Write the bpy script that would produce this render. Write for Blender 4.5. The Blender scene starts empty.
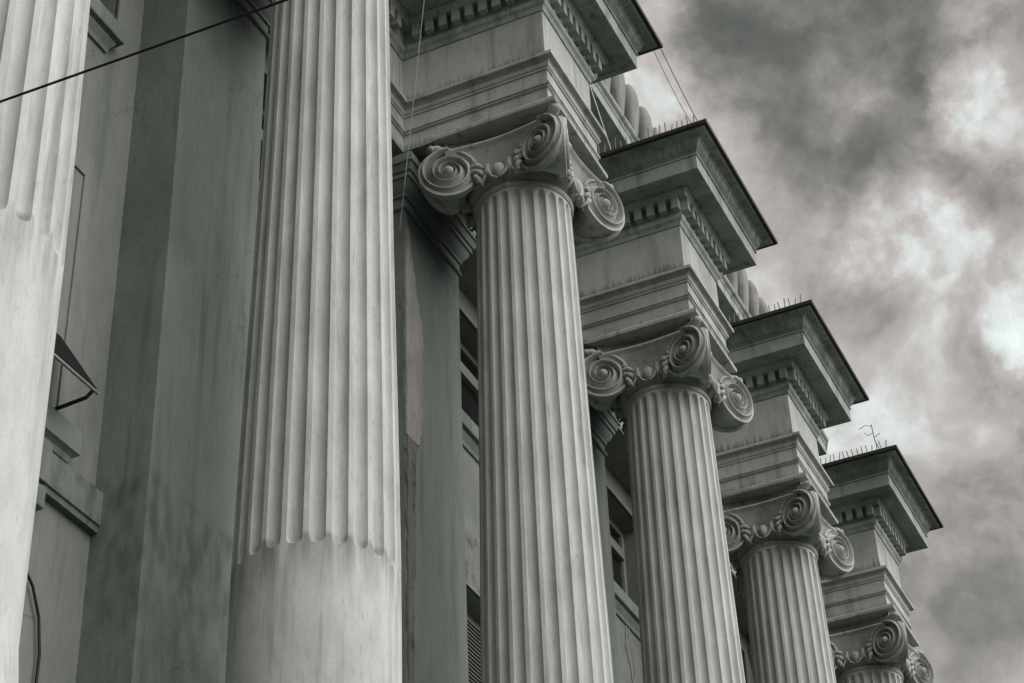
import bpy, bmesh, math, random
from mathutils import Vector, Matrix
random.seed(7)
PI = math.pi
scene = bpy.context.scene
COL = scene.collection

# ------------------------------------------------------------------ helpers
class MB:
    """collects geometry, then links it as ONE mesh object"""
    def __init__(s): s.v = []; s.f = []; s.mi = []
    def add(s, vs, fs, m=0):
        n = len(s.v); s.v += [tuple(p) for p in vs]
        for f in fs: s.f.append(tuple(i + n for i in f)); s.mi.append(m)
    def quad(s, a, b, c, d, m=0): s.add([a, b, c, d], [(0, 1, 2, 3)], m)
    def box(s, x0, x1, y0, y1, z0, z1, bev=0.0, m=0):
        if bev <= 0:
            v = [(x, y, z) for z in (z0, z1) for y in (y0, y1) for x in (x0, x1)]
            s.add(v, [(0, 2, 3, 1), (4, 5, 7, 6), (0, 1, 5, 4), (2, 6, 7, 3), (1, 3, 7, 5), (0, 4, 6, 2)], m)
            return
        bm = bmesh.new(); bmesh.ops.create_cube(bm, size=1)
        for w in bm.verts:
            w.co = Vector(((x0 + x1) / 2 + w.co.x * (x1 - x0), (y0 + y1) / 2 + w.co.y * (y1 - y0), (z0 + z1) / 2 + w.co.z * (z1 - z0)))
        bmesh.ops.bevel(bm, geom=bm.edges[:] + bm.verts[:], offset=bev, segments=2, affect='EDGES', profile=0.5)
        s.bm(bm, m)
    def bm(s, bm, m=0):
        bm.verts.index_update()
        s.add([w.co[:] for w in bm.verts], [[w.index for w in f.verts] for f in bm.faces], m); bm.free()
    def sphere(s, c, r, m=0, seg=12, rings=8, mat=None):
        bm = bmesh.new(); bmesh.ops.create_uvsphere(bm, u_segments=seg, v_segments=rings, radius=1)
        r = (r, r, r) if not hasattr(r, '__len__') else r
        for w in bm.verts:
            p = Vector((w.co.x * r[0], w.co.y * r[1], w.co.z * r[2]))
            if mat: p = mat @ p
            w.co = p + Vector(c)
        s.bm(bm, m)
    def lathe(s, prof, seg=64, c=(0, 0, 0), m=0, caps=True):
        n = len(prof); v = []; f = []
        for r, z in prof:
            for k in range(seg):
                a = 2 * PI * k / seg; v.append((c[0] + r * math.cos(a), c[1] + r * math.sin(a), c[2] + z))
        for i in range(n - 1):
            for k in range(seg):
                k2 = (k + 1) % seg
                f.append((i * seg + k, i * seg + k2, (i + 1) * seg + k2, (i + 1) * seg + k))
        if caps:
            f.append(tuple(range(seg - 1, -1, -1))); f.append(tuple((n - 1) * seg + k for k in range(seg)))
        s.add(v, f, m)
    def tube(s, pts, r, seg=6, m=0, caps=True):
        pts = [Vector(p) for p in pts]; n = len(pts); v = []; f = []
        rr = r if hasattr(r, '__len__') else [r] * n
        t0 = (pts[1] - pts[0]).normalized()
        ref = Vector((0, 0, 1)) if abs(t0.z) < .9 else Vector((1, 0, 0))
        u = t0.cross(ref).normalized()
        for i, p in enumerate(pts):
            t = (pts[min(i + 1, n - 1)] - pts[max(i - 1, 0)]).normalized()
            u = (u - t * u.dot(t)).normalized(); w = t.cross(u)
            for k in range(seg):
                a = 2 * PI * k / seg; v.append(p + (u * math.cos(a) + w * math.sin(a)) * rr[i])
        for i in range(n - 1):
            for k in range(seg):
                k2 = (k + 1) % seg; f.append((i * seg + k, i * seg + k2, (i + 1) * seg + k2, (i + 1) * seg + k))
        if caps: f.append(tuple(range(seg - 1, -1, -1))); f.append(tuple((n - 1) * seg + k for k in range(seg)))
        s.add(v, f, m)
    def sweep(s, path, prof, m=0):
        """path: (x, y, mx, my): mitred sweep; profile: (offset, z)"""
        n = len(prof); v = []; f = []
        for (x, y, mx, my) in path:
            for o, z in prof: v.append((x + mx * o, y + my * o, z))
        for i in range(len(path) - 1):
            for k in range(n - 1):
                f.append((i * n + k, (i + 1) * n + k, (i + 1) * n + k + 1, i * n + k + 1))
        s.add(v, f, m)
    def build(s, name, mats, parent=None, loc=(0, 0, 0), off=(0, 0, 0), smooth=None):
        me = bpy.data.meshes.new(name)
        me.from_pydata([(p[0] - off[0], p[1] - off[1], p[2] - off[2]) for p in s.v], [], s.f)
        if not isinstance(mats, (list, tuple)): mats = [mats]
        for mt in mats: me.materials.append(mt)
        if len(mats) > 1: me.polygons.foreach_set('material_index', s.mi)
        bm = bmesh.new(); bm.from_mesh(me)
        bmesh.ops.remove_doubles(bm, verts=bm.verts[:], dist=1e-5)
        bmesh.ops.recalc_face_normals(bm, faces=bm.faces[:]); bm.to_mesh(me); bm.free()
        if smooth is not None:
            me.polygons.foreach_set('use_smooth', [True] * len(me.polygons))
            me.set_sharp_from_angle(angle=math.radians(smooth))
        me.update()
        o = bpy.data.objects.new(name, me); COL.objects.link(o); o.location = loc
        if parent: o.parent = parent
        return o

def tag(o, label=None, cat=None, group=None, kind=None):
    if cat and not kind: kind = 'thing'
    for k, val in (('label', label), ('category', cat), ('group', group), ('kind', kind)):
        if val: o[k] = val
    return o
def empty(name, loc, label, cat, group=None):
    o = bpy.data.objects.new(name, None); o.empty_display_size = .2; COL.objects.link(o); o.location = loc
    return tag(o, label, cat, group)
def copy_tree(o, parent=None):
    c = o.copy(); COL.objects.link(c)
    if parent: c.parent = parent
    for ch in list(o.children): copy_tree(ch, c)
    return c

# ------------------------------------------------------------------ materials
def lin(h):
    return tuple(((c / 255) / 12.92 if c / 255 <= .04045 else ((c / 255 + .055) / 1.055) ** 2.4) for c in h) + (1,)
def new_mat(name):
    m = bpy.data.materials.new(name); m.use_nodes = True
    nt = m.node_tree; b = nt.nodes['Principled BSDF']
    return m, nt, b
def N(nt, t, **kw):
    n = nt.nodes.new(t)
    for k, v in kw.items():
        if k.startswith('i_'): n.inputs[k[2:].replace('_', ' ')].default_value = v
        else: setattr(n, k, v)
    return n
def stone(name, base, dark, streak=.5, blotch=.5, rough=.85, bump=.25, scale=1.0, fine=.25, cracks=0.0, offs=(0, 0, 0)):
    m, nt, b = new_mat(name); L = nt.links.new
    geo = N(nt, 'ShaderNodeNewGeometry')
    pos = geo.outputs['Position']
    def mapped(sc, loc=(0, 0, 0)):
        mp = N(nt, 'ShaderNodeMapping'); mp.inputs['Scale'].default_value = sc; mp.inputs['Location'].default_value = loc
        L(pos, mp.inputs['Vector']); return mp.outputs[0]
    def noise(vec, sc, det=6, ro=.6, dist=0):
        n = N(nt, 'ShaderNodeTexNoise'); n.inputs['Scale'].default_value = sc; n.inputs['Detail'].default_value = det
        n.inputs['Roughness'].default_value = ro; n.inputs['Distortion'].default_value = dist; L(vec, n.inputs['Vector']); return n.outputs['Fac']
    def ramp(fac, a, c, va=0, vc=1):
        r = N(nt, 'ShaderNodeMapRange'); r.interpolation_type = 'SMOOTHSTEP'
        for k, v in zip(('From Min', 'From Max', 'To Min', 'To Max'), (a, c, va, vc)): r.inputs[k].default_value = v
        L(fac, r.inputs['Value']); return r.outputs[0]
    def mul(a, c):
        n = N(nt, 'ShaderNodeMath', operation='MULTIPLY')
        for i, x in enumerate((a, c)):
            if isinstance(x, (int, float)): n.inputs[i].default_value = x
            else: L(x, n.inputs[i])
        return n.outputs[0]
    def mx(a, c):
        n = N(nt, 'ShaderNodeMath', operation='MAXIMUM'); L(a, n.inputs[0]); L(c, n.inputs[1]); return n.outputs[0]
    st = noise(mapped((1, 1, .07), offs), 7 * scale, 8, .62, .3)       # vertical rain streaks
    st2 = noise(mapped((1, 1, .18), offs), 26 * scale, 5, .6)
    bl = noise(mapped((1, 1, .55), offs), 1.3 * scale, 9, .62, .6)      # broad blotches
    fn = noise(mapped((1, 1, 1)), 45, 6, .7)
    sp = noise(mapped((1, 1, .8)), 120, 3, .5)
    g1 = ramp(st, .50, .70, 0, streak * .9); g2 = ramp(bl, .46, .74, 0, blotch)
    g3 = mul(ramp(st2, .5, .7, 0, streak * .8), ramp(bl, .35, .6))
    g4 = ramp(sp, .60, .72, 0, fine)
    grime = mx(mx(g1, g2), mx(g3, g4))
    cl = N(nt, 'ShaderNodeMix', data_type='RGBA'); cl.inputs['A'].default_value = base; cl.inputs['B'].default_value = dark
    L(grime, cl.inputs['Factor'])
    # light variation of the coat itself
    hv = N(nt, 'ShaderNodeHueSaturation'); L(cl.outputs['Result'], hv.inputs['Color'])
    vv = ramp(noise(mapped((1, 1, .4), (3, 1, 2)), 2.6 * scale, 8, .65), .25, .75, .84, 1.12); L(vv, hv.inputs['Value'])
    outc = hv.outputs['Color']
    height = fn
    if cracks > 0:
        vo = N(nt, 'ShaderNodeTexVoronoi', feature='DISTANCE_TO_EDGE'); vo.inputs['Scale'].default_value = 1.1
        wn = N(nt, 'ShaderNodeTexNoise'); wn.inputs['Scale'].default_value = 2.5; wn.inputs['Detail'].default_value = 8; L(mapped((1, 1, 1)), wn.inputs['Vector'])
        av = N(nt, 'ShaderNodeVectorMath', operation='MULTIPLY_ADD'); L(wn.outputs['Color'], av.inputs[0]); av.inputs[1].default_value = (.55, .55, .55); L(mapped((1, 1, .7)), av.inputs[2])
        L(av.outputs[0], vo.inputs['Vector'])
        line = ramp(vo.outputs['Distance'], .0015, .006, 1, 0)
        keep = ramp(noise(mapped((1, 1, 1), (9, 4, 1)), 1.1, 2, .5), .5, .6, 0, cracks)
        cr = mul(line, keep)
        c2 = N(nt, 'ShaderNodeMix', data_type='RGBA'); c2.inputs['B'].default_value = tuple(x * .35 for x in dark[:3]) + (1,)
        L(cr, c2.inputs['Factor']); L(outc, c2.inputs['A']); outc = c2.outputs['Result']
    L(outc, b.inputs['Base Color'])
    b.inputs['Roughness'].default_value = rough; b.inputs['Specular IOR Level'].default_value = .25
    mid = noise(mapped((1, 1, .6)), 9, 6, .6)
    ad = N(nt, 'ShaderNodeMath', operation='MULTIPLY_ADD'); L(mid, ad.inputs[0]); ad.inputs[1].default_value = 1.6; L(height, ad.inputs[2])
    bp = N(nt, 'ShaderNodeBump'); bp.inputs['Strength'].default_value = bump; bp.inputs['Distance'].default_value = .012
    L(ad.outputs[0], bp.inputs['Height']); L(bp.outputs[0], b.inputs['Normal'])
    return m
def add_band_stain(m, z, col, span=.38, amount=.75, freq=13, vs=.1, top=.05):
    nt = m.node_tree; L = nt.links.new; b = nt.nodes['Principled BSDF']; src = b.inputs['Base Color'].links[0].from_socket
    geo = N(nt, 'ShaderNodeNewGeometry'); sx = N(nt, 'ShaderNodeSeparateXYZ'); L(geo.outputs['Position'], sx.inputs[0])
    d = N(nt, 'ShaderNodeMapRange'); d.interpolation_type = 'SMOOTHSTEP'
    for k, v in zip(('From Min', 'From Max', 'To Min', 'To Max'), (z - span, z + .02, 0, 1)): d.inputs[k].default_value = v
    L(sx.outputs['Z'], d.inputs['Value'])
    d2 = N(nt, 'ShaderNodeMapRange'); d2.interpolation_type = 'SMOOTHSTEP'
    for k, v in zip(('From Min', 'From Max', 'To Min', 'To Max'), (z + .02, z + .02 + top, 1, 0)): d2.inputs[k].default_value = v
    L(sx.outputs['Z'], d2.inputs['Value'])
    mp = N(nt, 'ShaderNodeMapping'); mp.inputs['Scale'].default_value = (1, 1, vs); L(geo.outputs['Position'], mp.inputs['Vector'])
    n = N(nt, 'ShaderNodeTexNoise'); n.inputs['Scale'].default_value = freq; n.inputs['Detail'].default_value = 7; L(mp.outputs[0], n.inputs['Vector'])
    r = N(nt, 'ShaderNodeMapRange')
    for k, v in zip(('From Min', 'From Max', 'To Min', 'To Max'), (.40, .64, 0, amount)): r.inputs[k].default_value = v
    L(n.outputs['Fac'], r.inputs['Value'])
    m1 = N(nt, 'ShaderNodeMath', operation='MULTIPLY'); L(d.outputs[0], m1.inputs[0]); L(d2.outputs[0], m1.inputs[1])
    m2 = N(nt, 'ShaderNodeMath', operation='MULTIPLY'); L(m1.outputs[0], m2.inputs[0]); L(r.outputs[0], m2.inputs[1])
    mx = N(nt, 'ShaderNodeMix', data_type='RGBA'); L(m2.outputs[0], mx.inputs['Factor']); L(src, mx.inputs['A']); mx.inputs['B'].default_value = col
    L(mx.outputs['Result'], b.inputs['Base Color'])
def add_streak_stain(m, z0, z1, col, amount=.8, freq=34.):
    nt = m.node_tree; L = nt.links.new; b = nt.nodes['Principled BSDF']; src = b.inputs['Base Color'].links[0].from_socket
    geo = N(nt, 'ShaderNodeNewGeometry'); sx = N(nt, 'ShaderNodeSeparateXYZ'); L(geo.outputs['Position'], sx.inputs[0])
    mp = N(nt, 'ShaderNodeMapping'); mp.inputs['Scale'].default_value = (1, 1, .04); L(geo.outputs['Position'], mp.inputs['Vector'])
    n = N(nt, 'ShaderNodeTexNoise'); n.inputs['Scale'].default_value = freq; n.inputs['Detail'].default_value = 3; L(mp.outputs[0], n.inputs['Vector'])
    n2 = N(nt, 'ShaderNodeTexNoise'); n2.inputs['Scale'].default_value = 3.5; n2.inputs['Detail'].default_value = 3; L(mp.outputs[0], n2.inputs['Vector'])
    top = N(nt, 'ShaderNodeMath', operation='MULTIPLY_ADD'); L(n.outputs['Fac'], top.inputs[0]); top.inputs[1].default_value = (z1 - z0) * 2.0; top.inputs[2].default_value = z0 - (z1 - z0) * .4
    t2 = N(nt, 'ShaderNodeMath', operation='MULTIPLY_ADD'); L(n2.outputs['Fac'], t2.inputs[0]); t2.inputs[1].default_value = (z1 - z0) * .8; L(top.outputs[0], t2.inputs[2])
    d = N(nt, 'ShaderNodeMath', operation='SUBTRACT'); L(t2.outputs[0], d.inputs[0]); L(sx.outputs['Z'], d.inputs[1])
    r = N(nt, 'ShaderNodeMapRange'); r.interpolation_type = 'SMOOTHSTEP'
    for k, v in zip(('From Min', 'From Max', 'To Min', 'To Max'), (0, (z1 - z0) * .8, 0, amount)): r.inputs[k].default_value = v
    L(d.outputs[0], r.inputs['Value'])
    g = N(nt, 'ShaderNodeMath', operation='GREATER_THAN'); L(sx.outputs['Z'], g.inputs[0]); g.inputs[1].default_value = z0
    m2 = N(nt, 'ShaderNodeMath', operation='MULTIPLY'); L(g.outputs[0], m2.inputs[0]); L(r.outputs[0], m2.inputs[1])
    mx = N(nt, 'ShaderNodeMix', data_type='RGBA'); L(m2.outputs[0], mx.inputs['Factor']); L(src, mx.inputs['A']); mx.inputs['B'].default_value = col
    L(mx.outputs['Result'], b.inputs['Base Color'])
def plain(name, colr, rough=.6, metal=0.0):
    m, nt, b = new_mat(name); b.inputs['Base Color'].default_value = colr; b.inputs['Roughness'].default_value = rough; b.inputs['Metallic'].default_value = metal; b.inputs['Specular IOR Level'].default_value = .2
    n = N(nt, 'ShaderNodeTexNoise'); n.inputs['Scale'].default_value = 30; n.inputs['Detail'].default_value = 5
    tc = N(nt, 'ShaderNodeTexCoord'); nt.links.new(tc.outputs['Object'], n.inputs['Vector'])
    mr = N(nt, 'ShaderNodeMapRange'); mr.inputs['To Min'].default_value = .7; mr.inputs['To Max'].default_value = 1.25; nt.links.new(n.outputs['Fac'], mr.inputs['Value'])
    h = N(nt, 'ShaderNodeHueSaturation'); h.inputs['Color'].default_value = colr; nt.links.new(mr.outputs[0], h.inputs['Value']); nt.links.new(h.outputs[0], b.inputs['Base Color'])
    return m

M_shaft = stone('shaft_stone', (.47, .485, .46, 1), (.15, .175, .155, 1), .50, .20, bump=.12, fine=.35, scale=1.9)
add_band_stain(M_shaft, 7.04, (.13, .14, .125, 1))
M_cap = stone('capital_stone', (.38, .398, .37, 1), (.050, .065, .055, 1), .6, .6, bump=.22, scale=1.6, fine=.5)
M_ent = stone('entablature_stone', (.395, .412, .385, 1), (.075, .095, .081, 1), .55, .6, bump=.3, fine=.4)
add_streak_stain(M_ent, 13.2, 13.34, (.10, .11, .10, 1)); add_streak_stain(M_ent, 12.70, 12.78, (.10, .11, .10, 1), .55, 60.)
M_cor = stone('cornice_stone', (.315, .345, .312, 1), (.04, .058, .048, 1), .65, .6, bump=.3, scale=1.2, fine=.45)
M_pil = stone('pilaster_plaster', (.172, .20, .176, 1), (.045, .062, .051, 1), .5, .35, bump=.3, fine=.35, cracks=.35)
M_wall = stone('wall_plaster', (.195, .212, .19, 1), (.055, .072, .061, 1), .4, .5, bump=.3, fine=.35, cracks=.4, offs=(4, 2, 0))
M_patch = stone('bare_plaster', (.29, .285, .265, 1), (.10, .108, .095, 1), .5, .5, bump=.7, scale=3, fine=.6)
M_broken = stone('broken_render', (.15, .152, .138, 1), (.02, .023, .02, 1), .6, .9, bump=1.0, scale=5, fine=.8)
add_band_stain(M_pil, 7.75, (.04, .05, .043, 1), 2.2, .5, 10, .45, .10)
add_streak_stain(M_cor, 14.26, 14.44, (.05, .058, .052, 1), .55, 16.)
M_torn = stone('torn_render', (.20, .205, .185, 1), (.03, .036, .031, 1), .3, .95, bump=1.0, scale=7, fine=.9, cracks=1.0)
M_crest = stone('crest_stone', (.25, .25, .235, 1), (.075, .083, .075, 1), .5, .6, bump=.5, scale=2)
M_lead = plain('lead_flashing', (.035, .038, .036, 1), .55, .3)
M_dark = plain('dark_paint', (.02, .022, .021, 1), .5)
M_frame = plain('window_paint', (.24, .245, .228, 1), .5)
M_shut = plain('shutter_paint', (.20, .20, .185, 1), .6)
M_cable = plain('cable_rubber', (.008, .008, .008, 1), .5)
M_wire = plain('galvanised_wire', (.30, .31, .30, 1), .45, .6)
M_steel = plain('spike_steel', (.10, .10, .095, 1), .5, .5)
M_awn = plain('awning_cloth', (.004, .0045, .0045, 1), .9)
M_ground = stone('ground_asphalt', (.032, .042, .034, 1), (.02, .025, .021, 1), .2, .5, bump=.4)
M_pave = stone('pavement_stone', (.045, .056, .047, 1), (.03, .036, .031, 1), .3, .5, bump=.4)
m, nt, b = new_mat('window_glass'); M_glass = m
b.inputs['Base Color'].default_value = (.012, .014, .013, 1); b.inputs['Roughness'].default_value = .08; b.inputs['Specular IOR Level'].default_value = .5

# ------------------------------------------------------------------ plan
S = 3.2; NCOL = 6
XF = .475; XR = -.85; XP = -.88; XW = -1.255     # block front, recessed entablature, pilaster front, wall
YN, YF = -.48, .56
PA, PB = -.41, .59                              # pilaster near and far edges                              # block near and far sides
Z0 = 4.3                                        # plinth underside

# ------------------------------------------------------------------ ground
g = MB(); g.quad((-900, -900, 0), (900, -900, 0), (900, 900, 0), (-900, 900, 0))
tag(g.build('ground', M_ground), kind='structure')
g = MB(); g.box(-1.0, 3.6, -30, 60, .004, .14, .02)
tag(g.build('pavement', M_pave), kind='structure')

# ------------------------------------------------------------------ column
def shaft_r(z):
    T = [(4.8, .474), (7.1, .470), (8.0, .457), (9.3, .432), (10.4, .414), (11.5, .398), (12.03, .388)]
    for (a, ra), (c, rc) in zip(T, T[1:]):
        if z <= c: return ra + (rc - ra) * max(0, (z - a)) / (c - a)
    return T[-1][1]
def make_shaft(parent):
    pitch = math.radians(15); zb, zt = 7.02, 12.0; hw = .36
    us = [-.5, -.43, -.372, -.355, -.325, -.27, -.19, -.1, 0, .1, .19, .27, .325, .355, .372, .43]
    hz = .055
    zs = [4.9, 5.2, 5.8, 6.4, 6.9, 6.98, 7.01]
    e = [0, .002, .006, .012, .02, .03, .042, .055, .075]
    zs += [zb + x for x in e] + [7.5, 8, 8.6, 9.3, 10, 10.7, 11.3, 11.7] + [zt - x for x in reversed(e)] + [12.02, 12.04]
    mb = MB(); v = []; n = 24 * len(us)
    for z in zs:
        R = shaft_r(z)
        if z < 5.2: R += .03 * (1 - (z - 4.9) / .3) ** 2
        en = min(z - zb, zt - z)
        for k in range(24):
            for u in us:
                d = 0
                if en > 0:
                    q = 1 - (u / hw) ** 2
                    if en < hz: q -= (1 - en / hz) ** 2
                    if q > 0: d = .041 * math.sqrt(q)
                a = (k + u) * pitch; r = R - d
                v.append((r * math.cos(a), r * math.sin(a), z))
    f = []
    for i in range(len(zs) - 1):
        for k in range(n):
            k2 = (k + 1) % n; f.append((i * n + k, i * n + k2, (i + 1) * n + k2, (i + 1) * n + k))
    mb.add(v, f)
    return mb.build('fluted_shaft', M_shaft, parent, off=(0, 0, Z0), smooth=32)

def make_volute(parent, ux, uy):
    """corner scroll: two spiral faces, one for each side of the capital, meeting in a thick rim at the corner"""
    B = math.radians(21); ez = Vector((0, 0, 1)); R = .25; T = .0; NT = 2.9; na, nr = 128, 96
    faces = []
    for al_, ow in ((Vector((ux, 0, 0)), Vector((0, uy, 0))), (Vector((0, uy, 0)), Vector((ux, 0, 0)))):
        e = al_ * math.cos(B) + ow * math.sin(B); nn = ow * math.cos(B) - al_ * math.sin(B)
        faces.append((al_ * .415 + ow * .525 + ez * 12.235, e, nn))
    mb = MB()
    def height(r, al):
        t = math.log(R / max(r, .02)) / .50; s = (t - al / (2 * PI)) % 1.0
        if t - al / (2 * PI) < -.02 and r > R * .9: s = 0
        amp = .022 + .040 * (r / R)
        if s < .22: h = .55 + .45 * math.sqrt(max(0, 1 - ((s - .11) / .11) ** 2))
        elif s < .30: h = .55 - .95 * (s - .22) / .08
        else:
            q = (s - .30) / .70; h = -.40 + .95 * q ** 1.3
        h = amp * h
        if r < .046: h = .040 * math.sqrt(max(0, 1 - (r / .046) ** 2)) + .000
        elif r < .056: h = -.008
        return h + .050 * (1 - r / R)
    def P(f, r, al, sh, h): c, e, nn = f; return c + e * (math.sin(al) * r * sh) + ez * (math.cos(al) * r * sh) + nn * h
    for F_ in faces:
        v = []; f = []
        for j in range(nr + 1):
            r = R * j / nr
            for k in range(na):
                al = 2 * PI * k / na; v.append(P(F_, r, al, 1 - .02 * (al / (2 * PI)) * (j / nr), height(r, al)))
        for j in range(nr):
            for k in range(na):
                k2 = (k + 1) % na; f.append((j * na + k, j * na + k2, (j + 1) * na + k2, (j + 1) * na + k))
        mb.add(v, f)
    v = []; f = []
    prof = [(0, 1.0, None), (0, .985, -.022), (.12, .93, 0), (.5, .90, 0), (.88, .93, 0), (1, .985, -.022), (1, 1.0, None)]
    for w, sc, hh in prof:
        for k in range(na):
            al = 2 * PI * k / na; sh = 1 - .02 * (al / (2 * PI))
            a = P(faces[0], R, al, sh * sc, height(R, al) if hh is None else hh); b_ = P(faces[1], R, al, sh * sc, height(R, al) if hh is None else hh)
            v.append(a.lerp(b_, w))
    for j in range(len(prof) - 1):
        for k in range(na):
            k2 = (k + 1) % na; f.append((j * na + k, j * na + k2, (j + 1) * na + k2, (j + 1) * na + k))
    mb.add(v, f)
    return mb.build('volute', M_cap, parent, off=(0, 0, Z0), smooth=50)

SIDES = [((1, 0), (0, -1)), ((0, 1), (1, 0)), ((-1, 0), (0, 1)), ((0, -1), (-1, 0))]   # (along, outwards)
def side_pt(sd, s, d, z): (ax, ay), (ox, oy) = sd; return (ax * s + ox * d, ay * s + oy * d, z)
def dcur(s): return .385 + .128 * (abs(s) / .41) ** 2.3
def make_capital(parent):
    mb = MB()
    mb.lathe([(.33, 12.02), (.398, 12.03), (.41, 12.045), (.41, 12.065), (.398, 12.08), (.385, 12.085), (.40, 12.10), (.435, 12.15), (.45, 12.20), (.44, 12.225), (.36, 12.24), (.36, 12.56)], 96)
    for sd in SIDES:
        ss = [-.43 + .86 * i / 32 for i in range(33)]
        prof = [(0, 12.20), (.0, 12.44), (.012, 12.455), (.026, 12.463), (.036, 12.478), (.030, 12.495), (.012, 12.503), (-.06, 12.506)]
        v = []; f = []
        for s_ in ss:
            lift = -.03 * (abs(s_) / .43) ** 3
            top = .468 + .062 * (abs(s_) / .41) ** 2
            for o, z in prof:
                w_ = min(1, (z - 12.20) / .24); v.append(side_pt(sd, s_, dcur(s_) * (1 - w_) + top * w_ + o, z + (lift if z > 12.3 else 0)))
        n = len(prof)
        for i in range(32):
            for k in range(n - 1): f.append((i * n + k, (i + 1) * n + k, (i + 1) * n + k + 1, i * n + k + 1))
        mb.add(v, f)
    cap = mb.build('capital', M_cap, parent, off=(0, 0, Z0), smooth=40)
    # concave abacus
    ab = MB(); ring = []
    for sd in SIDES:
        for i in range(17):
            s_ = -.535 + 1.07 * i / 16; ring.append((sd, s_, .445 + .11 * (abs(s_) / .535) ** 2))
    prof = [(-.16, 12.500), (-.12, 12.515), (-.11, 12.54), (-.10, 12.57), (-.09, 12.600), (-.09, 12.628)]
    v = []; f = []; n = len(ring)
    for o, z in prof:
        for sd, s_, d in ring: v.append(side_pt(sd, s_ * (1 + o), d + o, z))
    for j in range(len(prof) - 1):
        for k in range(n): f.append((j * n + k, j * n + (k + 1) % n, (j + 1) * n + (k + 1) % n, (j + 1) * n + k))
    f.append(tuple(range(n - 1, -1, -1))); f.append(tuple((len(prof) - 1) * n + k for k in range(n)))
    ab.add(v, f)
    hs = .475 + .0; ab.sweep([(-hs, -hs, -1, -1), (hs, -hs, 1, -1), (hs, hs, 1, 1), (-hs, hs, -1, 1), (-hs, -hs, -1, -1)],
        [(-hs + .01, 12.628), (.060, 12.628), (.075, 12.634), (.080, 12.650), (.080, 12.668), (.066, 12.674), (.056, 12.700), (-.2, 12.7015)])
    ab.build('abacus', M_cap, cap, smooth=35, off=(0, 0, Z0))
    for ux, uy in ((-1, -1), (1, -1), (1, 1), (-1, 1)):
        make_volute(cap, ux, uy)
        k = MB(); d = Vector((ux, uy, 0)).normalized(); q = Vector((-d.y, d.x, 0))
        c = d * .735 + Vector((0, 0, 12.535))
        rot = Matrix((d, q, (0, 0, 1))).transposed()
        k.sphere(c, (.062, .052, .038), mat=rot); k.sphere(c + d * .055 + Vector((0, 0, -.008)), (.036, .045, .034), mat=rot)
        k.sphere(c - d * .06, (.05, .06, .03), mat=rot)
        k.build('corner_knob', M_cap, cap, off=(0, 0, Z0), smooth=60)
    # egg and dart band
    for k in range(4):
        eg = MB()
        for q in range(-1, 2):
            a = PI / 2 * k + q * .40; rr = .445; rot = Matrix.Rotation(a, 3, 'Z')
            if q == 0 or True:
                eg.sphere((rr * math.cos(a) * 1.05, rr * math.sin(a) * 1.05, 12.165), (.050, .052, .070), mat=rot, seg=18, rings=14)
                for sg in (-1, 1):   # shell round the egg
                    pts = []
                    for t in range(11):
                        th = PI * .5 * t / 10; w = sg * (.084 * math.cos(th * .92)); z = 12.245 - .165 * math.sin(th)
                        aa = a + w / rr; pts.append((1.10 * rr * math.cos(aa), 1.10 * rr * math.sin(aa), z))
                    eg.tube(pts, [.017 - .006 * t / 10 for t in range(11)], 6)
            for sg in (-1, 1):       # dart between two eggs
                aa = a + sg * .20; c_, s_ = math.cos(aa), math.sin(aa)
                if q * sg > 0: continue
                eg.tube([(rr * 1.10 * c_, rr * 1.10 * s_, 12.245), (rr * 1.12 * c_, rr * 1.12 * s_, 12.17), (rr * 1.02 * c_, rr * 1.02 * s_, 12.09)], [.010, .017, .003], 6)
        eg.build('egg_moulding', M_cap, cap, off=(0, 0, Z0), smooth=60)
    for sd in SIDES:
        for sg in (-1, 1):
            lf = MB()
            for t in range(5):   # string of seeds falling from the channel
                q = t / 4; s_ = sg * (.212 - .035 * q + .012 * math.sin(q * PI)); z = 12.315 - .215 * q
                lf.sphere(side_pt(sd, s_, dcur(s_) + .065 + .02 * q, z),   .021 + .009 * math.sin(PI * min(1, q + .15)), seg=10, rings=7)
            for t, (l, dz) in enumerate(((.085, .03), (.09, -.01), (.07, -.05))):   # leaves curling towards the middle
                pts = []
                for u in range(6):
                    q = u / 5; s_ = sg * (.215 - l * q); z = 12.25 - .045 * t + dz * q - .05 * q * q
                    pts.append(side_pt(sd, s_, dcur(s_) + .055 + .045 * math.sin(PI * q), z))
                lf.tube(pts, [.010, .02, .024, .021, .014, .004], 6)
            lf.build('leaf_spray', M_cap, cap, off=(0, 0, Z0), smooth=60)
    return cap

COLUMN_LABELS = [
    'nearest fluted column, cut by the left edge, pale smooth lower drum, black cable crossing it',
    'big fluted column left of the middle, flutes ending in round tips above a smooth drum',
    'fluted column in the middle with the largest fully seen scroll capital',
    'fluted column just right of the middle one, under the second cornice down the row',
    'fluted column low on the right, third scroll capital down the row',
    'farthest column of the row, only its scroll capital and a shaft stub showing']
col0 = empty('fluted_column', (0, 0, Z0), COLUMN_LABELS[0], 'column', 'fluted columns along the facade')
make_shaft(col0); make_capital(col0)
bs = MB(); bs.box(-.66, .66, -.66, .66, 4.3, 4.46, .01)
bs.lathe([(.50, 4.461), (.62, 4.465), (.65, 4.50), (.66, 4.54), (.65, 4.58), (.62, 4.61), (.575, 4.615), (.57, 4.64), (.54, 4.66), (.53, 4.70), (.55, 4.735), (.575, 4.74), (.60, 4.77), (.605, 4.80), (.59, 4.83), (.56, 4.845), (.525, 4.85), (.52, 4.88), (.50, 4.9), (.40, 4.902)], 96)
bs.build('column_base', M_shaft, col0, off=(0, 0, Z0), smooth=35)
cols = [col0]
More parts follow.
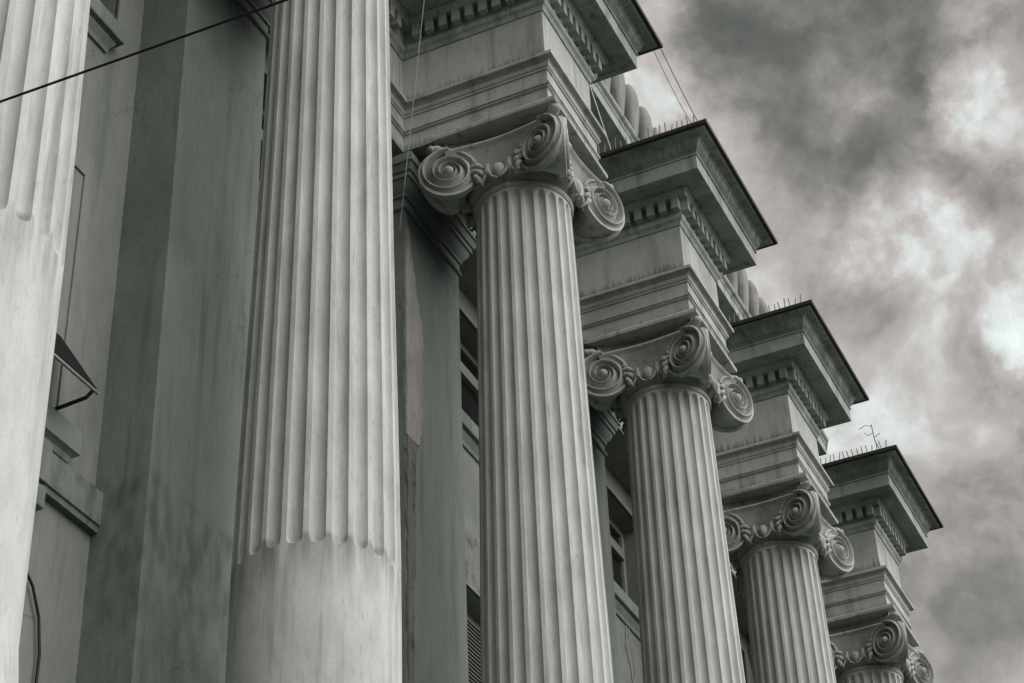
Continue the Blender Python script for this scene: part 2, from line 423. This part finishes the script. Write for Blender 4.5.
for i in range(1, NCOL):
    c = copy_tree(col0); c.location = (0, S * i, Z0); c['label'] = COLUMN_LABELS[i]; cols.append(c)

# ------------------------------------------------------------------ entablature profiles (offset from the face, height)
P_ARCH = [(-.44, 12.703), (-.012, 12.703), (-.012, 12.868), (-.004, 12.871), (.006, 12.878), (.006, 12.892), (.018, 12.896), (.018, 12.918),
          (-.0, 12.922), (-.0, 13.052), (.012, 13.056), (.012, 13.074), (.022, 13.080), (.030, 13.100), (.030, 13.112), (.016, 13.116), (.020, 13.135), (.036, 13.150), (.068, 13.156), (.074, 13.160), (.074, 13.190), (.066, 13.196), (-.02, 13.200)]
P_FRIEZE = [(-.02, 13.201), (-.02, 13.756)]
P_CORN = [(-.02, 13.757), (-.008, 13.760), (-.004, 13.780), (.006, 13.800), (.022, 13.815), (.030, 13.835), (.030, 13.860), (.022, 13.864), (.022, 14.020), (.100, 14.022), (.104, 14.040), (.118, 14.062), (.135, 14.070), (.135, 14.094),
          (.262, 14.096), (.262, 14.086), (.300, 14.084), (.322, 14.086), (.326, 14.092), (.326, 14.244), (.340, 14.247), (.340, 14.262), (.329, 14.266), (.336, 14.290), (.352, 14.314), (.360, 14.322), (.360, 14.340), (.366, 14.344), (.372, 14.365), (.380, 14.392), (.400, 14.410), (.435, 14.418), (.475, 14.420), (.488, 14.4285)]
P_LEAD = [(.481, 14.4285), (.520, 14.4285), (.524, 14.434), (.524, 14.472), (.518, 14.478), (-.40, 14.52)]

def block_path(y0):
    return [(XR, y0 + YN, 1, -1), (XF, y0 + YN, 1, -1), (XF, y0 + YF, 1, 1), (XR, y0 + YF, 1, 1)]
def dentil(parent, x, y, nx, ny, tw=.070):
    mb = MB(); d0, d1 = .015, .098; z0, z1 = 13.892, 14.023
    a, c = (-ny, nx), (nx, ny)
    bm = bmesh.new(); bmesh.ops.create_cube(bm, size=1)
    for w in bm.verts:
        s_ = w.co.x * tw; d = d0 + (w.co.y + .5) * (d1 - d0); z = z0 + (w.co.z + .5) * (z1 - z0)
        w.co = Vector((a[0] * s_ + c[0] * d, a[1] * s_ + c[1] * d, z))
    mb.bm(bm)
    return mb.build('dentil', M_cor, parent, loc=(x, y, 0))

def make_block():
    root = empty('entablature_block', (0, 0, 12.627), '', 'entablature', 'projecting entablature blocks over the columns')
    pth = block_path(0); off = (0, 0, 12.627)
    def seg(name, prof, mat, par, top=None, bottom=None):
        mb = MB(); mb.sweep(pth, prof)
        def cap(o, z):
            pts = [(x + mx * o, y + my * o, z) for x, y, mx, my in pth]
            mb.add(pts, [(0, 1, 2, 3)])
        if bottom: cap(*bottom)
        if top: cap(*top)
        return mb.build(name, mat, par, off=off if par is root else (0, 0, 0), smooth=20)
    ar = seg('architrave', P_ARCH, M_ent, root, top=P_ARCH[-1], bottom=P_ARCH[0])
    fr = seg('frieze', P_FRIEZE, M_ent, root)
    co = seg('cornice', P_CORN, M_cor, root, bottom=P_CORN[0])
    ld = seg('lead_flashing', P_LEAD, M_lead, root, top=P_LEAD[-1])
    shared = None
    def put(x, y, nx, ny):
        dn = dentil(co, x, y, nx, ny); dn.location = (x, y, -12.627)
    x = XF + .022 - .035
    while x > XR + .15: put(x, YN, 0, -1); x -= .127
    x = XF + .022 - .035
    while x > XR + .15: put(x, YF, 0, 1); x -= .127
    n = 9; y0, y1 = YN - .022 + .035, YF + .022 - .035
    for k in range(n): put(XF, y0 + (y1 - y0) * k / (n - 1), 1, 0)
    return root
BLOCK_LABELS = [
    'entablature block resting on the nearest column at the left',
    'entablature block resting on the big column left of the middle',
    'topmost entablature block in view, cut off by the top edge, above the middle column',
    'second entablature block down the row, its whole dark-edged cornice against the sky',
    'third entablature block down the row, smaller, fine spikes on its cornice',
    'lowest and farthest entablature block, a small aerial rising behind its cornice']
blk = make_block(); blocks = [blk]
for i in range(1, NCOL): blocks.append(copy_tree(blk))
for i, bk in enumerate(blocks): bk.location = (0, S * i, 12.627); bk['label'] = BLOCK_LABELS[i]

# bird spikes on the cornice edges
SPIKE_LABELS = {2: 'bird spikes on the topmost cornice in view, above the middle column', 3: 'bird spikes on the near cornice edge of the second block down, above dark lead',
                4: 'bird spikes on the cornice of the third block down the row', 5: 'bird spikes on the farthest cornice, beside the thin aerial'}
for i in range(2, 6):
    sp = MB(); y0 = S * i + YN
    e0 = empty('bird_spikes', (.2, y0 - .49, 14.480), SPIKE_LABELS[i], 'bird spikes', 'bird spikes along the cornice edges')
    ri = random.Random(i)
    st = MB(); st.box(-.95, .72, -.013, .013, .0, .010, 0); st.build('base_strip', M_steel, e0)
    nd = MB()
    for x0 in [(-.9 + .058 * k) for k in range(28)]:
        if x0 > -.30 or ri.random() < .5:
            h = .10 + ri.random() * .035; t = ri.uniform(-.016, .016); s_ = ri.uniform(-.02, .02)
            nd.tube([(x0, 0, .008), (x0 + t, s_, h)], .0056, 4)
    nd.build('needles', M_steel, e0)

# ------------------------------------------------------------------ the building behind
bld = empty('colonnaded_building', (0, 0, 0), 'old grey classical building of plastered walls and pilasters behind the row of fluted columns', 'building')
Y0, Y1 = -4.2, S * 5 + 1.1
# podium and pedestals
pd = MB(); pd.box(-9, -.9, Y0, Y1, .0, 3.3); pd.box(-.9, .95, Y0, Y1, .145, 3.2, .01); pd.box(-.9, 1.05, Y0, Y1 + .1, 3.205, 3.45, .02)
pd.build('podium', M_pil, bld)
for i in range(NCOL):
    p_ = MB(); p_.box(-.70, .70, S * i - .70, S * i + .70, 3.452, 4.2, .01); p_.box(-.75, .75, S * i - .75, S * i + .75, 4.2, 4.299, .012)
    p_.build('pedestal', M_pil, bld)
# wall with real openings: the bay after pilaster i spans y from S*i+.57 to S*i+2.84
def wall_rects(y0, y1, holes, z0, z1):
    ys = sorted({y0, y1} | {h[0] for h in holes} | {h[1] for h in holes}); zs = sorted({z0, z1} | {h[2] for h in holes} | {h[3] for h in holes})
    out = []
    for a, c in zip(ys, ys[1:]):
        for d, e in zip(zs, zs[1:]):
            if not any(h[0] <= a and c <= h[1] and h[2] <= d and e <= h[3] for h in holes): out.append((a, c, d, e))
    return out
bays = [S * i for i in range(-1, NCOL)]
H_UP = (.78, 2.50, 11.22, 12.43); H_MID = (.90, 2.24, 7.95, 9.62); H_LOW = (.95, 2.25, 4.0, 5.7)
holes = []
for yb in bays[:-1]:
    for h in (H_UP, H_MID, H_LOW): holes.append((yb + h[0], yb + h[1], h[2], h[3]))
w = MB()
for (a, c, d, e) in wall_rects(Y0, Y1, holes, 3.3, 14.0): w.quad((XW, a, d), (XW, c, d), (XW, c, e), (XW, a, e))
for (a, c, d, e) in holes:   # reveals
    x0, x1 = XW - .30, XW
    w.quad((x0, a, d), (x1, a, d), (x1, a, e), (x0, a, e)); w.quad((x0, c, d), (x1, c, d), (x1, c, e), (x0, c, e))
    w.quad((x0, a, d), (x1, a, d), (x1, c, d), (x0, c, d)); w.quad((x0, a, e), (x1, a, e), (x1, c, e), (x0, c, e))
w.quad((XW, Y0, 3.3), (-9, Y0, 3.3), (-9, Y0, 14.5), (XW, Y0, 14.5)); w.quad((XW, Y1, 3.3), (-9, Y1, 3.3), (-9, Y1, 14.5), (XW, Y1, 14.5))
w.quad((-9, Y0, 3.3), (-9, Y1, 3.3), (-9, Y1, 14.5), (-9, Y0, 14.5))
w.build('wall', M_wall, bld)
for bi, yb in enumerate(bays[:-1]):
    # upper windows
    for kind, h in (('up', H_UP), ('mid', H_MID), ('low', H_LOW)):
        a, c, d, e = yb + h[0], yb + h[1], h[2], h[3]
        wm = MB(); t = .07; xs0, xs1 = XW - .26, XW - .20
        wm.box(xs0, xs1, a, a + t, d, e); wm.box(xs0, xs1, c - t, c, d, e); wm.box(xs0, xs1, a + t, c - t, e - t, e); wm.box(xs0, xs1, a + t, c - t, d, d + t)
        mid = (a + c) / 2; wm.box(xs0 + .01, xs1 + .01, mid - .03, mid + .03, d + t, e - t)
        if kind == 'up': wm.box(xs0 - .01, xs1 + .02, a + t, c - t, 12.06, 12.17)
        if kind != 'up': wm.box(xs0 + .005, xs1 - .005, a + t, mid - .03, e - .55, e - .5); wm.box(xs0 + .005, xs1 - .005, mid + .03, c - t, e - .55, e - .5)
        wf = wm.build('window', M_frame, bld)
        gl = MB(); gl.box(xs0 + .02, xs0 + .03, a + t * .5, c - t * .5, d + t * .5, e - t * .5); gl.build('pane', M_glass, wf)
        # surround
        sr = MB(); q = .17
        if kind == 'mid' and bi > 1: sr.box(XW - .01, XW + .012, a, c, e + .0, e + .02)
        elif kind == 'mid':
            for x1, (i0, i1) in ((XW + .02, (0, .09)), (XW + .034, (.09, q))):
                sr.box(XW - .01, x1, a - i1, a - i0, d, e + i1 * 2.3); sr.box(XW - .01, x1, c + i0, c + i1, d, e + i1 * 2.3); sr.box(XW - .01, x1, a - i0, c + i0, e + i0 * 2.3, e + i1 * 2.3)
        elif kind == 'low':
            for x1, (i0, i1) in ((XW + .035, (0, .06)), (XW + .055, (.06, .14))):
                sr.box(XW - .01, x1, a - i1, a - i0, d, e + i1); sr.box(XW - .01, x1, c + i0, c + i1, d, e + i1); sr.box(XW - .01, x1, a - i0, c + i0, e + i0, e + i1)
        else:
            sr.box(XW - .01, XW + .018, a - .07, a, d, e + .05); sr.box(XW - .01, XW + .018, c, c + .07, d, e + .05); sr.box(XW - .01, XW + .018, a, c, e, e + .05)
        sr.build('frame', M_wall, wf)
        if kind == 'up':
            sl = MB()
            P = [(0, 10.96), (.02, 10.965), (.028, 11.00), (.055, 11.04), (.06, 11.065), (.095, 11.07), (.10, 11.08), (.10, 11.20), (.09, 11.21), (0, 11.218)]
            sl.sweep([(XW, yb + .70, 0, -1), (XW, yb + .70, 1, -1), (XW, yb + 2.40, 1, 1), (XW, yb + 2.40, 0, 1)], P)
            sl.build('sill', M_pil, wf, smooth=20)
        if kind == 'mid' and bi != 1:
            sh = MB()
            z = d + .09
            while z < e - .09:
                y_a, y_b = a + .09, c - .09
                sh.add([(xs1 + .012, y_a, z), (xs1 + .052, y_a, z - .022), (xs1 + .052, y_b, z - .022), (xs1 + .012, y_b, z), (xs1 + .012, y_a, z + .008), (xs1 + .052, y_a, z - .014), (xs1 + .052, y_b, z - .014), (xs1 + .012, y_b, z + .008)],
                       [(0, 1, 2, 3), (4, 7, 6, 5), (1, 5, 6, 2), (0, 4, 5, 1), (3, 2, 6, 7)]); z += .036
            sh.box(xs1 + .008, xs1 + .056, a + .02, a + .09, d + .02, e - .02); sh.box(xs1 + .008, xs1 + .056, c - .09, c - .02, d + .02, e - .02); sh.box(xs1 + .006, xs1 + .058, mid - .03, mid + .03, d + .02, e - .02)
            sh.build('louvred_shutter', M_shut, wf)
    # string course under the middle windows, broken by a bracket
    sc = MB()
    P = [(0, 7.48), (.05, 7.48), (.05, 7.52), (.065, 7.525), (.065, 7.74), (.055, 7.75), (0, 7.76)]
    sc.sweep([(XW, yb + .592, 1, 0), (XW, yb + 2.788, 1, 0)], P)
    P = [(.0, 7.765), (.052, 7.765), (.056, 7.775), (.062, 7.80), (.085, 7.82), (.098, 7.825), (.098, 7.985), (.088, 7.995), (0, 8.0)]
    sc.sweep([(XW, yb + .72, 0, -1), (XW, yb + .72, 1, -1), (XW, yb + 2.40, 1, 1), (XW, yb + 2.40, 0, 1)], P)
    sc.build('string_course', M_pil, bld, smooth=20)
    for yy in (.90, 2.19):
        bk = MB(); bk.box(XW + .066, XW + .092, yb + yy - .07, yb + yy + .07, 7.50, 7.763, .006); bk.box(XW - .004, XW + .085, yb + yy - .065, yb + yy + .065, 7.34, 7.478, .01)
        bk.build('sill_bracket', M_pil, bld)

# pilasters
P_PC = [(.003, 12.14), (.018, 12.142), (.022, 12.158), (.018, 12.172), (.005, 12.178), (.005, 12.26), (.022, 12.264), (.022, 12.29), (.035, 12.31), (.065, 12.36), (.075, 12.40), (.092, 12.405), (.092, 12.45), (.108, 12.455), (.125, 12.52), (.14, 12.525), (.14, 12.575), (.13, 12.62), (-.1, 12.622)]
for i in range(-1, NCOL):
    a, c = S * i + PA, S * i + PB
    p_ = MB(); bm_b = .012
    p_.box(XW - .02, XP, a, c, 3.3, 12.6, 0.008)
    pl = p_.build('pilaster', M_pil, bld)
    q = MB(); pth = [(XW, a, 0, -1), (XP, a, 1, -1), (XP, c, 1, 1), (XW, c, 0, 1)]
    q.sweep(pth, P_PC)
    q.build('pilaster_capital', M_pil, pl, smooth=22)

# recessed entablature between the blocks
for i in range(-1, NCOL):
    ya = S * i + YF if i >= 0 else Y0; yb_ = S * (i + 1) + YN if i + 1 < NCOL else Y1
    pth = [(XR, ya, 1, 1 if i >= 0 else 0), (XR, yb_, 1, -1 if i + 1 < NCOL else 0)]
    for nm, P, mt in (('architrave', P_ARCH, M_ent), ('frieze', P_FRIEZE, M_ent), ('cornice', P_CORN, M_cor), ('lead_flashing', P_LEAD, M_lead)):
        q = MB(); q.sweep(pth, P); ob = q.build(nm, mt, bld, smooth=20)
        if nm == 'cornice':
            n = max(1, int((yb_ - ya - .26) / .127))
            if i >= 0 and i + 1 < NCOL:
                for k in range(n + 1):
                    dn = dentil(ob, XR, ya + .13 + k * .127, 1, 0)
            elif i < 0:
                for k in range(8): dentil(ob, XR, yb_ - .13 - k * .127, 1, 0)
# attic storey with its own cornice and a scalloped crest
XA = -.95
at = MB(); at.box(-9, XA, Y0, Y1, 14.4, 15.95)
at.sweep([(XA, Y0, 1, 0), (XA, Y1, 1, 0)], [(0, 15.80), (.03, 15.81), (.05, 15.86), (.09, 15.90), (.09, 15.945)])
at.build('attic', M_ent, bld)
ac = MB()
P = [(0, 15.952), (.60, 15.952), (.605, 15.956), (.605, 16.08), (.615, 16.09), (.625, 16.12), (.65, 16.14), (.66, 16.16), (.66, 16.19), (0, 16.21)]
ac.sweep([(XA, Y0, 1, 0), (XA, Y1, 1, 0)], P); ac.quad((XA, Y1, 15.952), (XA + .6, Y1, 15.952), (XA + .66, Y1, 16.19), (XA, Y1, 16.21))
ac.build('attic_cornice', M_cor, bld, smooth=20)
y = Y0 + .27; k = 0
while y < Y1 - .2:
    t = MB()
    v = []; f = []; nr_, ns = 20, 20     # tall rounded tongue
    for j in range(nr_ + 1):
        q = j / nr_; z = .86 * q
        w_ = (.50 + .50 * math.sin(PI / 2 * q / .74) ** 1.5) if q < .74 else math.sqrt(max(0, 1 - ((q - .74) / .26) ** 2))
        for m_ in range(ns):
            a = 2 * PI * m_ / ns; ca, sa = math.cos(a), math.sin(a)
            v.append((.095 * w_ * math.copysign(abs(ca) ** .8, ca), .135 * w_ * math.copysign(abs(sa) ** .8, sa), z))
    for j in range(nr_):
        for m_ in range(ns): f.append((j * ns + m_, j * ns + (m_ + 1) % ns, (j + 1) * ns + (m_ + 1) % ns, (j + 1) * ns + m_))
    t.add(v, f)
    if S * 1.5 < y < S * 5.2:
        if k == 0:
            crest0 = t.build('crest_tongue', M_crest, bld, loc=(-.385, y, 16.20), smooth=40); k = 1
        else:
            o = crest0.copy(); COL.objects.link(o); o.location = (-.385, y, 16.20)
    y += .40
rb = MB(); rb.box(-9, -.62, Y0, Y1, 16.19, 16.3); rb.build('roof', M_lead, bld)

# broken plaster on the pilaster behind the middle column
def ragged_slab(name, edge, x0, x1, mat, parent, z_flip=False):
    """edge: list of (z, yleft, yright) on a plane facing the street"""
    mb = MB(); v = []; f = []
    rr = random.Random(5)
    E = []
    for (za, la, ra), (zb, lb, rb_) in zip(edge, edge[1:]):
        for t in range(8):
            q = t / 8; E.append((za + (zb - za) * q, la + (lb - la) * q + rr.uniform(-.006, .006), ra + (rb_ - ra) * q + rr.uniform(-.014, .014)))
    E.append(edge[-1])
    for z, l, r in E: v += [(x0, l, z), (x1, l, z), (x1, r - .006, z), (x0, r, z)]
    for i in range(len(E) - 1):
        for k in range(4):
            k2 = (k + 1) % 4; f.append((i * 4 + k, i * 4 + k2, (i + 1) * 4 + k2, (i + 1) * 4 + k))
    f.append((0, 1, 2, 3)); f.append(tuple((len(E) - 1) * 4 + k for k in range(4)))
    mb.add(v, f); return mb.build(name, mat, parent)
yp = S * 2 + PA
ragged_slab('loose_plaster', [(12.02, yp + .0, yp + .03), (11.6, yp, yp + .14), (11.1, yp, yp + .27), (10.6, yp, yp + .30), (10.2, yp, yp + .27), (9.93, yp, yp + .20)], XP - .004, XP + .012, M_patch, bld)
ragged_slab('missing_plaster', [(9.92, yp + .0, yp + .15), (9.6, yp, yp + .14), (9.0, yp, yp + .12), (8.4, yp, yp + .09), (7.6, yp, yp + .10), (6.9, yp, yp + .05)], XP + .0, XP + .017, M_broken, bld)
for i in (2, 3):
    yb = S * i
    e_ = [(10.15, yb + .85, yb + 2.3), (9.9, yb + .8, yb + 2.4), (9.645, yb + .8, yb + 2.5)] if i == 2 else [(10.96, yb + 1.8, yb + 1.9), (10.7, yb + 1.75, yb + 2.0), (10.5, yb + 1.86, yb + 1.98), (10.2, yb + 1.88, yb + 1.92)]
    ragged_slab('torn_plaster', e_, XW - .01, XW + .008, M_torn, bld)

# opened awning window in the first bay
aw = empty('awning', (XW, 1.9, 8.53), 'black drop-arm awning jutting from the wall at the left, between the first two columns', 'awning')
cl = MB()
A0, A1 = (.03, -.85, .0), (.03, .37, .0); B0, B1 = (.33, -.85, -.47), (.33, .37, -.47)
def off3(p, d): return tuple(p[i] + d[i] for i in range(3))
d3 = (.012, 0, .010)
cl.add([A0, A1, B1, B0, off3(A0, d3), off3(A1, d3), off3(B1, d3), off3(B0, d3)], [(0, 1, 2, 3), (4, 7, 6, 5), (0, 4, 5, 1), (1, 5, 6, 2), (2, 6, 7, 3), (3, 7, 4, 0)])
cl.build('cloth', M_awn, aw)
ba = MB(); ba.tube([(.335, -.87, -.478), (.335, .39, -.478)], .011, 8); ba.build('front_bar', M_wire, aw)
for yy in (-.80, .35):
    ar = MB(); ar.tube([(.02, yy, -.53), (.15, yy, -.525), (.29, yy, -.515), (.33, yy, -.48)], .012, 6); ar.build('arm', M_dark, aw)

# loose cable on the wall low left
lc = MB(); lc.tube([(XW + .02, 2.20, 7.0), (XW + .03, 2.30, 6.9), (XW + .03, 2.38, 6.75), (XW + .03, 2.42, 6.55), (XW + .03, 2.42, 6.2), (XW + .03, 2.40, 5.6)], .009, 6)
tag(lc.build('wall_cable', M_cable), 'thin black cable curving down the plaster wall at the lower left', 'cable')

# overhead wires
def sag(a, c, s_, n=24):
    a, c = Vector(a), Vector(c); return [a.lerp(c, i / n) + Vector((0, 0, -s_ * 4 * (i / n) * (1 - i / n))) for i in range(n + 1)]
ov = MB(); a = Vector((1.021, -1, 6.825)); c = Vector((2.214, -1, 6.793)); d = (c - a)
ov.tube(sag(a - d * 6 + Vector((0, 0, .0)), c + d * 8, .10, 40), .0052, 6)
tag(ov.build('overhead_cable', M_cable), 'thick black cable slanting across the top left in front of the nearest column', 'cable')
w1 = MB(); w1.tube(sag((-.369, 5.4, 13.9), (-.905, 5.95, 11.9), .0, 8), .004, 5)
tag(w1.build('hanging_wire', M_wire), 'thin pale wire hanging beside the topmost block, right of the big left column', 'wire')
w2 = MB(); w2.tube(sag((.967, 7.5, 14.46), (.90, 8.75, 14.50), .02, 10), .004, 5)
w2.tube(sag((.90, 7.5, 14.46), (.84, 8.75, 14.50), .05, 10), .003, 5)
w3 = MB(); w3.tube([(.10, 7.9, 14.75), (.127, 7.9, 14.605), (.266, 7.9, 13.82)], .006, 5)
tag(w3.build('slack_wire', M_wire), 'short pale wire slanting across the dark recess just right of the topmost block', 'wire')
tag(w2.build('cornice_wires', M_steel), 'thin wires stretched over the sky between the topmost and second cornice', 'wire')
an = empty('aerial', (.74, 15.2, 14.45), 'thin branching aerial sticking up from the farthest cornice', 'aerial')
q = MB(); q.tube([(0, 0, 0), (.01, 0, .15), (-.03, .0, .30), (-.04, 0, .52)], .006, 5); q.build('mast', M_steel, an)
q = MB(); q.tube([(-.04, 0, .50), (-.12, 0, .53), (-.2, 0, .50)], .004, 5); q.tube([(-.035, 0, .40), (-.10, 0, .38), (-.14, 0, .43)], .004, 5); q.tube([(-.03, 0, .33), (.05, 0, .37)], .004, 5); q.build('rod', M_steel, an)

# ------------------------------------------------------------------ camera
R = ((0.9052733456543174, 0.4233517417813739, -0.03540441185100723), (0.2758467004041485, -0.5223791913741986, 0.8068634198720528), (-0.32309250614024276, 0.7401981377644199, 0.5896761393562588))
cam = bpy.data.cameras.new('camera'); co = bpy.data.objects.new('camera', cam); COL.objects.link(co)
M4 = Matrix([(R[0][k], R[1][k], -R[2][k], (4.9657898, -5.3284835, 1.47)[k]) for k in range(3)] + [(0, 0, 0, 1)])
co.matrix_world = M4
cam.sensor_width = 36; cam.lens = 2025.287 / 1024 * 36; cam.clip_end = 3000; cam.clip_start = .05
scene.camera = co

# ------------------------------------------------------------------ light
SUN_EL, SUN_AZ = 31.0, (1.0, 0.03)     # azimuth: the way towards the sun on the ground plane
sd = Vector((SUN_AZ[0], SUN_AZ[1], 0)).normalized() * math.cos(math.radians(SUN_EL)) + Vector((0, 0, math.sin(math.radians(SUN_EL))))
sun = bpy.data.lights.new('sun', 'SUN'); so = bpy.data.objects.new('sun', sun); COL.objects.link(so)
sun.energy = 3.7; sun.angle = math.radians(95); sun.color = (1.0, .975, .965)
so.rotation_euler = sd.to_track_quat('Z', 'Y').to_euler(); so.location = (20, -10, 30)

world = bpy.data.worlds.new('World'); scene.world = world; world.use_nodes = True
nt = world.node_tree; nt.nodes.clear(); L = nt.links.new
out = nt.nodes.new('ShaderNodeOutputWorld')
sky = nt.nodes.new('ShaderNodeTexSky'); sky.sky_type = 'NISHITA'; sky.sun_disc = False
sky.sun_elevation = math.radians(SUN_EL); sky.sun_rotation = math.atan2(sd.x, sd.y)
bg1 = nt.nodes.new('ShaderNodeBackground'); bg1.inputs['Strength'].default_value = .06; L(sky.outputs[0], bg1.inputs['Color'])
bg2 = nt.nodes.new('ShaderNodeBackground'); bg2.inputs['Strength'].default_value = .96
tc = nt.nodes.new('ShaderNodeTexCoord'); D = tc.outputs['Generated']
def VM(op, *a):
    n = nt.nodes.new('ShaderNodeVectorMath'); n.operation = op
    for i, x in enumerate(a):
        if isinstance(x, tuple): n.inputs[i].default_value = x
        elif isinstance(x, (int, float)): n.inputs['Scale'].default_value = x
        else: L(x, n.inputs[i])
    return n
def MA(op, *a):
    n = nt.nodes.new('ShaderNodeMath'); n.operation = op
    for i, x in enumerate(a):
        if isinstance(x, (int, float)): n.inputs[i].default_value = x
        else: L(x, n.inputs[i])
    return n.outputs[0]
def NZ(vec, sc, det, ro, dist=0):
    n = nt.nodes.new('ShaderNodeTexNoise'); n.inputs['Scale'].default_value = sc; n.inputs['Detail'].default_value = det; n.inputs['Roughness'].default_value = ro; n.inputs['Distortion'].default_value = dist
    L(vec, n.inputs['Vector']); return n
def RG(v, a, c, x=0., y=1.):
    n = nt.nodes.new('ShaderNodeMapRange'); n.interpolation_type = 'SMOOTHSTEP'
    for k, q in zip(('From Min', 'From Max', 'To Min', 'To Max'), (a, c, x, y)): n.inputs[k].default_value = q
    L(v, n.inputs['Value']); return n.outputs[0]
Rv = [Vector(r) for r in R]
def dirpix(u, v):   # a direction of the sky dome
    return (Rv[2] + Rv[0] * ((u - 512) / 2025.287) - Rv[1] * ((v - 341.5) / 2025.287)).normalized()
warp = NZ(D, 5.0, 6, .55)
wv = VM('MULTIPLY_ADD', VM('SUBTRACT', warp.outputs['Color'], (.5, .5, .5)).outputs[0], (.10, .10, .10), D)
DW = wv.outputs[0]
warp2 = NZ(D, 13.0, 8, .62)
DB = VM('MULTIPLY_ADD', VM('SUBTRACT', warp2.outputs['Color'], (.5, .5, .5)).outputs[0], (.10, .10, .10), D).outputs[0]
warp3 = NZ(D, 42.0, 8, .62)
DB = VM('MULTIPLY_ADD', VM('SUBTRACT', warp3.outputs['Color'], (.5, .5, .5)).outputs[0], (.024, .024, .024), DB).outputs[0]
def blob(u, v, r, wgt):
    p = dirpix(u, v)
    d = VM('DISTANCE', DB, tuple(p)).outputs['Value']
    return RG(d, r / 2025. * 1.35, r / 2025. * .1, 0, wgt)
# brightness field: noise + cloud masses at their places in the sky
n1 = NZ(DW, 8.0, 9, .56, .3).outputs['Fac']; n2 = NZ(DW, 22.0, 7, .55).outputs['Fac']
base = MA('ADD', MA('MULTIPLY', MA('SUBTRACT', n1, .5), 1.45), MA('MULTIPLY', MA('SUBTRACT', n2, .5), .85))
val = MA('ADD', base, .55)
for (u, v, r, wg) in ((835, 35, 120, -.30), (920, 5, 110, -.24), (1000, -20, 90, -.1), (730, 60, 60, -.04), (950, 160, 110, -.20), (1005, 205, 80, -.13), (860, 140, 90, -.08), (1018, 392, 50, -.26),
                      (970, 490, 130, -.07), (1000, 620, 140, -.09), (780, 190, 90, -.03),
                      (905, 245, 62, .25), (860, 255, 45, .12), (950, 262, 40, .10), (985, 80, 56, .28), (1030, 125, 50, .24), (1014, 335, 48, .28), (635, 105, 70, .26), (655, 10, 60, .20), (700, 20, 70, .06), (735, 300, 70, .18), (850, 430, 70, .14), (945, 600, 60, .06), (1030, 165, 40, .12), (950, 310, 60, .03), (885, 225, 110, .05), (995, 95, 95, .04), (800, 330, 110, .06), (900, 500, 120, .05), (700, 130, 60, -.03), (915, 100, 60, -.04), (850, 95, 50, .05)):
    val = MA('ADD', val, blob(u, v, r, wg))
cr = nt.nodes.new('ShaderNodeValToRGB'); L(val, cr.inputs['Fac'])
E_ = cr.color_ramp.elements
stops = [(0.0, (80, 83, 77)), (.20, (97, 98, 92)), (.36, (124, 122, 117)), (.52, (156, 151, 146)), (.68, (178, 173, 169)), (.84, (204, 209, 206)), (1.0, (224, 234, 232))]
E_[0].position = 0; E_[0].color = lin(stops[0][1]); E_[1].position = 1; E_[1].color = lin(stops[-1][1])
for p_, c_ in stops[1:-1]: e = E_.new(p_); e.color = lin(c_)
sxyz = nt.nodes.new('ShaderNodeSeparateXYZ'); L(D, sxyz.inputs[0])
low = RG(sxyz.outputs['Z'], .02, .43, .16, 1.0)      # added darkening of the unseen low sky, cuts ambient light on the building
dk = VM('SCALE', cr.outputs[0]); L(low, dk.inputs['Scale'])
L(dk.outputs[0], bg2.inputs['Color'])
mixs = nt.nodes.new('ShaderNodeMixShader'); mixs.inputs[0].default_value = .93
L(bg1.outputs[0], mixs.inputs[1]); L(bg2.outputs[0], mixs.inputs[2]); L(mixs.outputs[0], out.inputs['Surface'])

scene.view_settings.view_transform = 'Standard'; scene.view_settings.look = 'None'
scene.view_settings.exposure = 0.42; scene.view_settings.gamma = 1; scene.view_settings.use_curve_mapping = False
